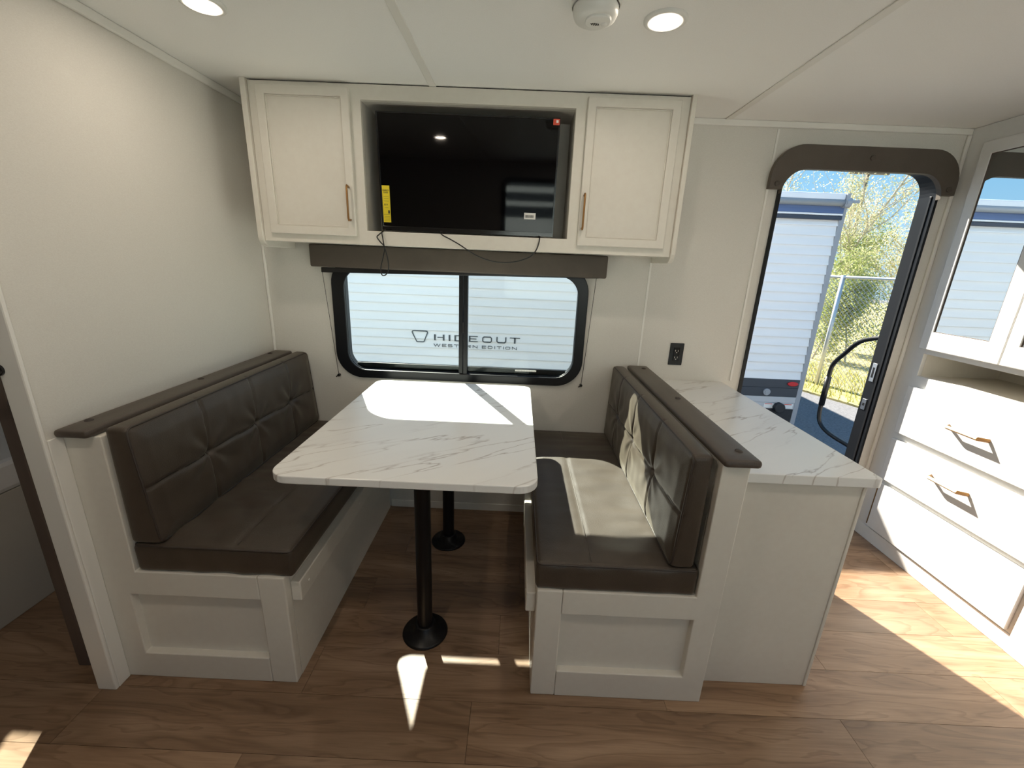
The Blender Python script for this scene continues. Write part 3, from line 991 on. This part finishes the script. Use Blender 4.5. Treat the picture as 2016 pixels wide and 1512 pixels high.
# ------------------------------------------------------------------ low cabinet and counter beside the door
t = thing('storage_cabinet', 'plain off-white storage cabinet under the marble counter beside the door', 'cabinet', (0.88, 1.65, 0))
bx('end_panel', M['cabinet'], t, 0.675, 1.073, 1.154, 1.168, 0.0, 0.810, 0.002)
bx('edge_strip', M['cabinet'], t, 1.073, 1.0835, 1.151, 1.170, 0.0, 0.810, 0.002)
bx('side_panel', M['cabinet'], t, 1.069, 1.083, 1.170, YB-0.001, 0.0, 0.810)
bx('back_panel', M['cabinet'], t, 0.675, 0.688, 1.168, YB-0.001, 0.0, 0.810)
o = pl('countertop', M['marble'], None, rrect(0.6755, 1.098, 1.122, YB-0.001, (0.012, 0, 0, 0.002), 4), [], 'z', 0.8105, 0.8405, 0.002)
tag(o, 'white marble-patterned countertop beside the entry door, behind the middle bench', 'countertop')

# ------------------------------------------------------------------ tall white cabinet on the right
t = thing('tall_cabinet', 'tall white cabinet right of the entry door with mirrored doors and drawers', 'cabinet', (2.3, 1.75, 0))
Y0, Y1 = 1.345, 2.158
frame_holes = [rect(1.372, 2.052, 0.945, 1.056)]
pl('face_frame', M['cabinet_cool'], t, rect(Y0, Y1, 0.075, ZC-0.001), frame_holes, 'x', XR, XR+0.02, 0.002)
bx('plinth', M['cabinet_cool'], t, XR-0.004, XR+0.03, Y0, Y1, 0.0, 0.075, 0.002)
nb = new()
box(nb, XR+0.02, XR+0.40, 2.052, 2.064, 0.933, 1.068)
box(nb, XR+0.02, XR+0.40, 1.36, 1.372, 0.933, 1.068)
box(nb, XR+0.02, XR+0.40, 1.372, 2.052, 1.056, 1.068)
box(nb, XR+0.02, XR+0.40, 1.372, 2.052, 0.933, 0.945)
box(nb, XR+0.40, XR+0.41, 1.36, 2.064, 0.933, 1.068)
obj('niche_lining', nb, M['cabinet'], t)
bx('carcass_side', M['cabinet_cool'], t, XR+0.02, 2.64, Y0, Y0+0.014, 0.0, ZC-0.001)
XD = XR - 0.019
for (ya, yb, mir) in ((1.7135, 2.070, True), (1.352, 1.7095, True)):
    z0, z1 = 1.081, 1.985
    ma, mb_, mz0, mz1 = ya+0.062, yb-0.048, 1.166, 1.932
    d = pl('door', M['cabinet_cool'], t, rect(ya, yb, z0, z1), [rect(ma, mb_, mz0, mz1)], 'x', XD, XR, 0.003)
    bx('mirror', M['mirror'], d, XD+0.006, XR-0.001, ma-0.002, mb_+0.002, mz0-0.002, mz1+0.002)
    bm = new(); plate(bm, rect(ma, mb_, mz0, mz1), [rect(ma+0.003, mb_-0.003, mz0+0.003, mz1-0.003)], 'x', XD+0.003, XD+0.0065)
    obj('bead', bm, M['brown_door'], d)
def drawer(ya, yb, z0, z1, hz, h0=None, h1=None):
    d = bx('drawer', M['cabinet_cool'], t, XD, XR-0.001, ya, yb, z0, z1, 0.003)
    if h0:
        hx_ = XD-0.032
        bm = new()
        P = [(XD, h1+0.000, hz), (hx_, h1-0.020, hz), (hx_, h0+0.020, hz), (XD, h0, hz)]
        tube(bm, P, 0.0085, 4)
        obj('handle', bm, M['gold'], d)
drawer(1.36, 2.060, 0.642, 0.890, 0.773, 1.640, 1.812)
drawer(1.36, 2.060, 0.376, 0.606, 0.520, 1.640, 1.812)
bx('base_panel', M['cabinet_cool'], t, XD+0.004, XR-0.001, 1.36, 2.052, 0.085, 0.350, 0.003)
bx('edge_pull', M['gold'], t, XR-0.006, XR, 2.063, 2.067, 0.09, 0.33)
# neighbour unit
t = thing('corner_cabinet', 'plain white cabinet end just visible at the right edge', 'cabinet', (2.3, 1.0, 0))
bx('side_panel', M['cabinet_cool'], t, XR-0.006, XR+0.014, 0.55, 1.3445, 0.0, 0.88, 0.002)
bx('body', M['cabinet_cool'], t, XR+0.014, 2.64, 0.55, 1.340, 0.0, 0.88)

# ------------------------------------------------------------------ ceiling fittings
LAMPS = [(-0.907, 1.392), (0.369, 1.386), (-0.62, 0.42), (0.50, -0.70), (1.50, 0.30)]  # the last two are unseen, added to brighten the room
for i, (lx, ly) in enumerate(LAMPS):
    lab = ['round recessed ceiling light cut by the top edge, left of the ceiling seam',
           'round recessed ceiling light beside the smoke detector',
           'round recessed ceiling light seen only as a reflection in the television',
           'unseen ceiling light added as fill in front of the rear window opposite the dinette',
           'unseen ceiling light added as fill over the aisle before the tall white cabinet'][i]
    t = thing('ceiling_light', lab, 'ceiling light', (lx, ly, ZC), 'recessed ceiling lights')
    bm = new(); lathe(bm, [(0.0400, ZC-0.003), (0.043, ZC-0.008), (0.053, ZC-0.007), (0.0575, ZC-0.0045), (0.058, ZC)], lx, ly, 40)
    obj('trim_ring', bm, M['white'], t, True)
    bm = new(); lathe(bm, [(0.0, ZC-0.0045), (0.0405, ZC-0.0045), (0.0405, ZC-0.001)], lx, ly, 40)
    obj('lens', bm, M['lens'], t, True)
    ld = bpy.data.lights.new('downlight', 'AREA')
    ld.shape = 'DISK'
    ld.size = 0.072
    ld.energy = LAMP_W*(0.42 if i < 2 else 1.0)
    ld.color = (1.0, 0.86, 0.70)
    lo_ = bpy.data.objects.new('downlight', ld)
    lo_.location = (0, 0, -0.0055)
    lo_.parent = t
    COL.objects.link(lo_)

t = thing('smoke_detector', 'white round smoke detector on the ceiling at the top edge', 'smoke detector', (0.168, 1.305, ZC))
cx, cyy = 0.168, 1.318
bm = new(); lathe(bm, [(0.064, ZC), (0.064, ZC-0.010), (0.061, ZC-0.012)], cx, cyy, 40)
obj('base', bm, M['white'], t, True)
bm = new(); lathe(bm, [(0.0575, ZC-0.012), (0.0585, ZC-0.016), (0.0575, ZC-0.028), (0.053, ZC-0.037), (0.045, ZC-0.042), (0.030, ZC-0.045), (0.0, ZC-0.046)], cx, cyy, 40)
obj('body', bm, M['white'], t, True)
bm = new(); plate(bm, rrect(cx-0.026, cx+0.040, cyy-0.040, cyy+0.020, 0.026, 8), [], 'z', ZC-0.0495, ZC-0.040)
obj('face_plate', bm, M['white'], t, bevel=0.003)
for k in range(5):
    l = (0.006, 0.009, 0.010, 0.009, 0.006)[k]
    bm = new(); a = cx-0.009+k*0.0045
    tube(bm, [(a-l*0.3, cyy-0.004-l*0.6, ZC-0.0495), (a+l*0.3, cyy-0.004+l*0.6, ZC-0.0495)], 0.0013, 6)
    obj('grille_slot', bm, M['ink'], t)
bm = new(); lathe(bm, [(0.0, ZC-0.0525), (0.007, ZC-0.052), (0.0095, ZC-0.049)], cx+0.024, cyy-0.005, 20)
obj('test_button', bm, M['white'], t, True)

# ------------------------------------------------------------------ outdoors

# road
o = struct(bx('ground', M['asphalt'], None, -25, 30, -25, 40, ZG-0.1, ZG))

# neighbouring white trailer
TY = 4.27
TX0, TX1 = -5.2, 3.03
t = thing('travel_trailer', 'white lap-sided travel trailer parked outside the window and door', 'trailer', (-1.0, 5.4, ZG))
bx('body', M['siding'], t, TX0, TX1-0.02, TY+0.03, TY+2.45, -0.16, 2.085, 0.02)
pitch, z = 0.0888, 0.338
n = 0
while z < 1.885:
    z1 = min(z+pitch, 1.90)
    bm = new()
    pr = [(TY+0.030, z), (TY, z), (TY+0.001, z+0.010), (TY+0.015, z1-0.002), (TY+0.015, z1), (TY+0.030, z1)]
    plate(bm, pr, [], 'x', TX0, TX1-0.049)
    obj('siding_panel', bm, M['siding'], t)
    z += pitch
bx('corner_trim', M['siding_edge'], t, TX1-0.050, TX1, TY-0.001, TY+0.05, -0.16, 2.06, 0.004)
bx('skirt_band', M['skirt_dark'], t, TX0, TX1-0.050, TY-0.004, TY+0.03, 0.246, 0.336, 0.003)
bx('skirt_band', M['skirt_dark'], t, TX0, TX1-0.050, TY-0.002, TY+0.03, 0.148, 0.244, 0.003)
bx('skirt_band', M['skirt_grey'], t, TX0, TX1-0.050, TY-0.002, TY+0.03, 0.080, 0.146, 0.003)
bx('skirt_band', M['skirt_grey'], t, TX0, TX1-0.050, TY+0.000, TY+0.03, 0.012, 0.078, 0.003)
bx('skirt_band', M['black_skirt'], t, TX0, TX1-0.050, TY+0.004, TY+0.03, -0.17, 0.010, 0.003)
# awning roll along the roof edge
aw = bx('awning_rail', M['awning_dark'], t, TX0, TX1-0.04, TY-0.02, TY+0.03, 1.900, 1.935, 0.003)
bx('awning_strip', M['awning_white'], aw, TX0, TX1-0.045, TY-0.025, TY-0.018, 1.938, 1.954, 0.002)
bx('awning_fascia', M['awning_blue'], t, TX0, TX1-0.04, TY-0.022, TY+0.03, 1.955, 2.040, 0.006)
bm = new(); tube(bm, [(TX0, TY-0.05, 2.045), (TX1-0.08, TY-0.05, 2.045)], 0.032, 14)
obj('awning_roll', bm, M['siding_edge'], t, True)
bx('awning_cover', M['awning_white'], t, TX0, TX1-0.085, TY-0.07, TY+0.06, 2.062, 2.122, 0.01)
bm = new()
box(bm, TX1-0.085, TX1-0.055, TY-0.085, TY+0.02, 2.01, 2.12)
box(bm, TX1-0.06, TX1+0.05, TY-0.07, TY-0.05, 2.045, 2.068)
tube(bm, [(TX1-0.075, TY-0.05, 2.045), (TX1-0.03, TY-0.05, 2.045)], 0.045, 14)
obj('awning_bracket', bm, M['siding_edge'], t)
# lights and ports
bm = new(); plate(bm, [(2.905+0.055*math.cos(2*math.pi*k/20), 0.295+0.024*math.sin(2*math.pi*k/20)) for k in range(20)], [], 'y', TY-0.022, TY-0.004)
obj('marker_light', bm, M['redlight'], t, bevel=0.005)
bm = new(); disc_y(bm, 2.655, 0.197, TY-0.016, TY-0.002, 0.036); disc_y(bm, 2.655, 0.197, TY-0.022, TY-0.016, 0.022)
obj('cable_port', bm, M['siding_edge'], t)
bm = new(); disc_y(bm, 2.805, 0.035, TY-0.06, TY-0.002, 0.058, 8)
obj('drain_cap', bm, M['black_skirt'], t, bevel=0.01)
for xx in (2.660, 2.865):
    l = bx('warning_label', M['paper'], t, xx, xx+0.115 if xx < 2.8 else xx+0.10, TY-0.0025, TY-0.0001, 0.022, 0.070)
    bx('label_band', M['red'], l, xx+0.006, xx+0.085, TY-0.0032, TY-0.0025, 0.061, 0.068)
# wheels, hidden from here but carrying it
for xx in (-1.6, -0.7):
    bm = new()
    plate(bm, [(xx+0.30*math.cos(2*math.pi*k/28), ZG+0.30+0.30*math.sin(2*math.pi*k/28)) for k in range(28)], [], 'y', TY+0.12, TY+0.34)
    wh = obj('wheel', bm, M['black_skirt'], t, bevel=0.03)
    bm = new(); disc_y(bm, xx, ZG+0.30, TY+0.105, TY+0.12, 0.17, 20)
    obj('rim', bm, M['galv'], wh)
bx('support_leg', M['black_skirt'], t, 2.3, 2.36, TY+1.0, TY+1.06, ZG, -0.16)
bx('support_leg', M['black_skirt'], t, -4.6, -4.54, TY+1.0, TY+1.06, ZG, -0.16)

# the next trailer of the row, whose shadow lies on the road in the doorway view
t2_ = thing('parked_trailer', 'white trailer of the next row, hidden behind the lap-sided trailer', 'trailer', (-1.0, 9.0, ZG))
bx('body', M['siding'], t2_, -5.2, 2.95, 7.65, 10.1, -0.14, 2.42, 0.04)
bx('roof', M['awning_white'], t2_, -5.2, 2.95, 7.7, 10.05, 2.42, 2.47, 0.01)
for xx in (-1.7, -0.8):
    bm = new(); plate(bm, [(xx+0.30*math.cos(2*math.pi*k/24), ZG+0.30+0.30*math.sin(2*math.pi*k/24)) for k in range(24)], [], 'y', 7.7, 7.95)
    obj('wheel', bm, M['black_skirt'], t2_)

# lettering on the trailer side: strokes measured in small units, u to the right, v downwards
KU = 0.000674
def stroke(bm, pts, wdt, closed=False):
    """flat ribbon of constant width along a polyline"""
    P = [Vector((-1.075+(u-165)*KU, 0.657-(v-218)*KU)) for u, v in pts]
    n = len(P)
    hw_ = wdt*KU/2
    L_, R__ = [], []
    for i in range(n):
        a = P[i-1] if (closed or i > 0) else None
        b = P[(i+1) % n] if (closed or i < n-1) else None
        d1 = (P[i]-a).normalized() if a is not None else (b-P[i]).normalized()
        d2 = (b-P[i]).normalized() if b is not None else d1
        nn = Vector((-(d1+d2).y, (d1+d2).x)).normalized()
        c = max(0.4, nn.dot(Vector((-d1.y, d1.x))))
        L_.append(P[i]+nn*hw_/c); R__.append(P[i]-nn*hw_/c)
    yf, yb_ = TY-0.0035, TY-0.0005
    V = [[bm.verts.new((q.x, yy, q.y)) for q in s_] for s_ in (L_, R__) for yy in (yf, yb_)]
    a, a2, b, b2 = V
    for i in range(n if closed else n-1):
        j = (i+1) % n
        for q in ((a[i], a[j], b[j], b[i]), (a2[i], b2[i], b2[j], a2[j]), (a[i], a2[i], a2[j], a[j]), (b[i], b[j], b2[j], b2[i])):
            bm.faces.new(q)
bm = new()
em = []
for (cu, cv, a0, a1, r) in ((192, 200, 180, 270, 24), (378, 200, 270, 360, 24), (330, 322, 30, 90, 22), (250, 322, 90, 150, 22)):
    for k in range(6):
        a = R_(a0+(a1-a0)*k/5)
        em.append((cu+r*math.cos(a), cv+r*math.sin(a)))
stroke(bm, em, 15, True)
obj('emblem', bm, M['letter'], t)
bm = new()
T_, B_ = 220, 312
V_ = lambda u, w=26: stroke(bm, [(u, T_), (u, B_)], w)
Hh = lambda u0, u1, v, w=13: stroke(bm, [(u0, v), (u1, v)], w)
V_(515); V_(648); Hh(552, 640, 264)                           # H
V_(738)                                                        # I
V_(826); stroke(bm, [(838, 227), (925, 227), (948, 243), (948, 290), (925, 306), (838, 306)], 13)   # D
V_(1047, 24); Hh(1058, 1170, 227); Hh(1058, 1150, 266); Hh(1058, 1170, 306)     # E
stroke(bm, [(1247, 245), (1266, 228), (1364, 228), (1380, 245), (1380, 290), (1364, 306), (1266, 306), (1247, 290)], 17, True)   # O
stroke(bm, [(1464, T_), (1464, 288), (1484, 306), (1578, 306), (1598, 288), (1598, T_)], 18)  # U
Hh(1660, 1815, 227); V_(1737, 26)                              # T
obj('lettering', bm, M['letter'], t)
bm = new()
t2, b2_ = 364, 408
def poly(*p, c=False, w=8):
    stroke(bm, p, w, c)
def word_E(u): poly((u+62, t2+4), (u, t2+4), (u, b2_-4), (u+62, b2_-4)); poly((u, 386), (u+52, 386))
def word_T(u): poly((u, t2+4), (u+70, t2+4)); poly((u+35, t2+4), (u+35, b2_))
def word_N(u): poly((u, b2_), (u, t2+2), (u+66, b2_-2), (u+66, t2))
poly((497, t2), (522, b2_-3), (545, t2+4), (570, b2_-3), (595, t2))                       # W
word_E(628)
poly((778, t2+4), (722, t2+4), (715, 376), (722, 386), (772, 386), (779, 396), (772, b2_-4), (714, b2_-4))   # S
word_T(808)
word_E(908)
poly((1000, b2_), (1000, t2+4), (1052, t2+4), (1060, 374), (1052, 388), (1003, 388)); poly((1034, 388), (1062, b2_))   # R
word_N(1098)
word_E(1240)
poly((1332, t2+4), (1380, t2+4), (1392, 376), (1392, 397), (1380, b2_-4), (1332, b2_-4), c=True)             # D
poly((1433, t2), (1433, b2_))
word_T(1466)
poly((1567, t2), (1567, b2_))
poly((1612, t2+4), (1656, t2+4), (1666, 374), (1666, 398), (1656, b2_-4), (1612, b2_-4), (1602, 398), (1602, 374), c=True)   # O
word_N(1702)
obj('lettering', bm, M['letter'], t)

# trailer on the other side of ours (seen only as a reflection in the television)
t = thing('parked_trailer', 'sunlit white trailer with dark stripes, reflected in the television screen', 'trailer', (0.5, -6.6, ZG))
bx('body', M['siding'], t, -5, 6, -7.8, -5.6, -0.2, 2.3, 0.03)
for (za, zb) in ((1.30, 1.52), (1.62, 1.78), (1.90, 2.02)):
    bx('stripe', M['skirt_dark'], t, -5, 6, -5.602, -5.59, za, zb)
for xx in (0.3, 1.2):
    bm = new(); plate(bm, [(xx+0.30*math.cos(2*math.pi*k/24), ZG+0.30+0.30*math.sin(2*math.pi*k/24)) for k in range(24)], [], 'y', -5.95, -5.7)
    obj('wheel', bm, M['black_skirt'], t)

# fence line and what grows behind it
FB, FD = Vector((5.26, 7.12)), Vector((0.385, -0.923)).normalized()
def fpt(s, off=0.0):                                     # s along the fence, off to its left (towards us)
    q = FB + FD*s + Vector((FD.y, -FD.x))*off
    return q
verge = new()
a, b, c, d = fpt(-14, 0.60), fpt(9, 0.60), fpt(9, -30), fpt(-14, -30)
for zz in (ZG+0.001, ZG+0.03):
    pass
plate(verge, [tuple(a), tuple(b), tuple(c), tuple(d)], [], 'z', ZG, ZG+0.03)
o = struct(obj('verge', verge, M['soil'], None))
rnd = random.Random(11)
bm = new()
for k in range(5200):
    q = fpt(rnd.uniform(-5, 4), rnd.uniform(-1.6, 0.60))
    h = rnd.uniform(0.05, 0.16)
    an = rnd.uniform(0, 6.28)
    dx, dy = math.cos(an)*0.008, math.sin(an)*0.008
    lx, ly = rnd.uniform(-0.05, 0.05), rnd.uniform(-0.05, 0.05)
    v = [bm.verts.new(p) for p in ((q.x-dx, q.y-dy, ZG+0.03), (q.x+dx, q.y+dy, ZG+0.03), (q.x+lx, q.y+ly, ZG+0.03+h))]
    bm.faces.new(v)
o = stuff(obj('roadside_grass', bm, M['grass'], None))
tag(o, 'dry yellow-green grass strip at the foot of the chain-link fence', 'grass')

t = thing('chain_link_fence', 'galvanised chain-link fence seen through the open door', 'fence', (FB.x, FB.y, ZG))
FT = 1.375
for s_ in (-5.0, -2.5, 0.0, 2.5, 5.0):
    q = fpt(s_)
    bm = new(); tube(bm, [(q.x, q.y, ZG), (q.x, q.y, FT+0.03)], 0.032, 12)
    obj('post', bm, M['galv'], t, True)
a, b = fpt(-6), fpt(6)
bm = new(); tube(bm, [(a.x, a.y, FT), (b.x, b.y, FT)], 0.024, 10)
obj('top_rail', bm, M['galv'], t, True)
bm = new()
hgt = FT - (ZG+0.05)
def wire(bm, p, q, r=0.0034):
    p, q = Vector(p), Vector(q)
    dvec = (q-p).normalized()
    n1 = dvec.cross(Vector((FD.y, -FD.x, 0))).normalized()*r
    n2 = Vector((FD.y, -FD.x, 0))*r
    A = [bm.verts.new(p+n1), bm.verts.new(p-n1*0.5+n2), bm.verts.new(p-n1*0.5-n2)]
    B = [bm.verts.new(q+n1), bm.verts.new(q-n1*0.5+n2), bm.verts.new(q-n1*0.5-n2)]
    for k in range(3):
        bm.faces.new((A[k], A[(k+1) % 3], B[(k+1) % 3], B[k]))
s_ = -6.0
while s_ < 6.0:
    for sg in (1, -1):
        e_ = s_ + sg*hgt
        t0, t1 = 0.0, 1.0
        if e_ > 6: t1 = (6-s_)/(e_-s_)
        if e_ < -6: t1 = (-6-s_)/(e_-s_)
        p0, p1 = fpt(s_), fpt(s_+(e_-s_)*t1)
        wire(bm, (p0.x, p0.y, ZG+0.05), (p1.x, p1.y, ZG+0.05+hgt*t1))
    s_ += 0.075
stuff(obj('chain_mesh', bm, M['wire'], t))

def leaves_into(V, F, p, rnd, n, spread, size):
    for _ in range(n):
        c = p + Vector((rnd.gauss(0, spread), rnd.gauss(0, spread), rnd.gauss(0, spread)))
        a = Vector((rnd.gauss(0, 1), rnd.gauss(0, 1), rnd.gauss(0, 1))).normalized()
        b = a.cross(Vector((rnd.gauss(0, 1), rnd.gauss(0, 1), rnd.gauss(0, 1)))).normalized()
        s = size*rnd.uniform(0.6, 1.3)
        i = len(V)
        V += [c-a*s, c+b*s*0.45, c+a*s, c-b*s*0.45]
        F.append((i, i+1, i+2, i+3))

def tree(name, label, group, x, y, h, seed, m, spread, leafn, size, lean=0.1, thick=0.07, nb=26, low=0.25, up=0.9):
    rnd = random.Random(seed)
    t = thing(name, label, 'tree' if 'tree' in name else 'bush', (x, y, ZG+0.03), group)
    bm = new()
    V, F = [], []
    def grow(p, d, l, r, lev):
        pts = [p]
        q = p.copy()
        dd = d.copy()
        for _ in range(4):
            dd = (dd + Vector((rnd.gauss(0, 0.12), rnd.gauss(0, 0.12), 0.05))).normalized()
            q = q + dd*l/4
            pts.append(q.copy())
        tube(bm, pts, [r*(1-0.16*i) for i in range(5)], 5 if lev else 8, cap=False)
        if lev >= 2:
            for pp in pts[1:]:
                leaves_into(V, F, pp, rnd, leafn, spread, size)
            return
        for i in range(nb if lev == 0 else 6):
            f_ = rnd.uniform(low if lev == 0 else 0.2, 1.0)
            k = min(3, int(f_*4))
            b = pts[k].lerp(pts[k+1], f_*4-k)
            an = rnd.uniform(0, 6.283)
            side = Vector((math.cos(an), math.sin(an), 0))
            nd = (dd*up*rnd.uniform(0.5, 1.1) + side).normalized() if lev == 0 else (dd*0.8 + side*0.8 + Vector((0, 0, rnd.uniform(0, 0.5)))).normalized()
            grow(b, nd, l*(0.25 if lev == 0 else 0.55)*rnd.uniform(0.7, 1.2)*(1.25-f_*0.6 if lev == 0 else 1), r*(0.42 if lev == 0 else 0.45), lev+1)
    grow(Vector((x, y, ZG+0.03)), Vector((rnd.uniform(-lean, lean), rnd.uniform(-lean, lean), 1)).normalized(), h, thick, 0)
    obj('trunk', bm, M['bark'], t)
    me = bpy.data.meshes.new('leaves')
    L = WL[t.name]
    me.from_pydata([tuple(v-L) for v in V], [], F)
    me.materials.append(M[m])
    o = bpy.data.objects.new('leaves', me)
    o.parent = t
    COL.objects.link(o)
    stuff(o)
    return t
tree('slender_tree', 'tall pale budding tree behind the trailer roof, left of the utility pole', 'trees behind the fence', 7.6, 12.4, 7.5, 3, 'leaf_pale', 0.12, 14, 0.026, thick=0.035, up=1.5)
tree('slender_tree', 'tall pale budding tree rising beside the utility pole', 'trees behind the fence', 7.75, 11.5, 5.8, 5, 'leaf_pale', 0.12, 14, 0.026, thick=0.035, up=1.3)
tree('slender_tree', 'pale budding tree at the right of the doorway view, in front of blue sky', 'trees behind the fence', 9.75, 11.2, 3.9, 9, 'leaf_pale', 0.12, 14, 0.026, thick=0.035, up=1.1)
tree('slender_tree', 'thin pale tree between two larger ones behind the fence', 'trees behind the fence', 9.5, 12.6, 4.0, 14, 'leaf_pale', 0.12, 14, 0.026, thick=0.035, up=1.2)
for i, (xx, yy, hh_, lab) in enumerate(((6.7, 9.4, 1.7, 'yellow-green bush behind the fence beside the trailer corner'),
                                        (7.3, 9.2, 2.1, 'yellow-green bush behind the middle of the visible fence'),
                                        (7.9, 8.9, 1.9, 'yellow-green bush behind the fence nearest the door frame'),
                                        (7.9, 10.6, 2.6, 'taller yellow-green bush standing behind the lower bushes'))):
    tree('leafy_bush', lab, 'bushes behind the fence', xx, yy, hh_, 20+i, 'leaf_green', 0.13, 13, 0.026, 0.2, 0.022, 24, 0.03, 0.8)

bm = new(); tube(bm, [(14.95, 20.2, ZG), (14.85, 20.2, 6.0)], [0.075, 0.06], 10)
t = thing('utility_pole', 'thin dark utility pole rising among the trees outside', 'pole', (14.9, 20.2, ZG))
obj('pole', bm, M['pole'], t, True)
bx('cross_arm', M['pole'], t, 14.0, 15.7, 20.1, 20.2, 5.6, 5.7)
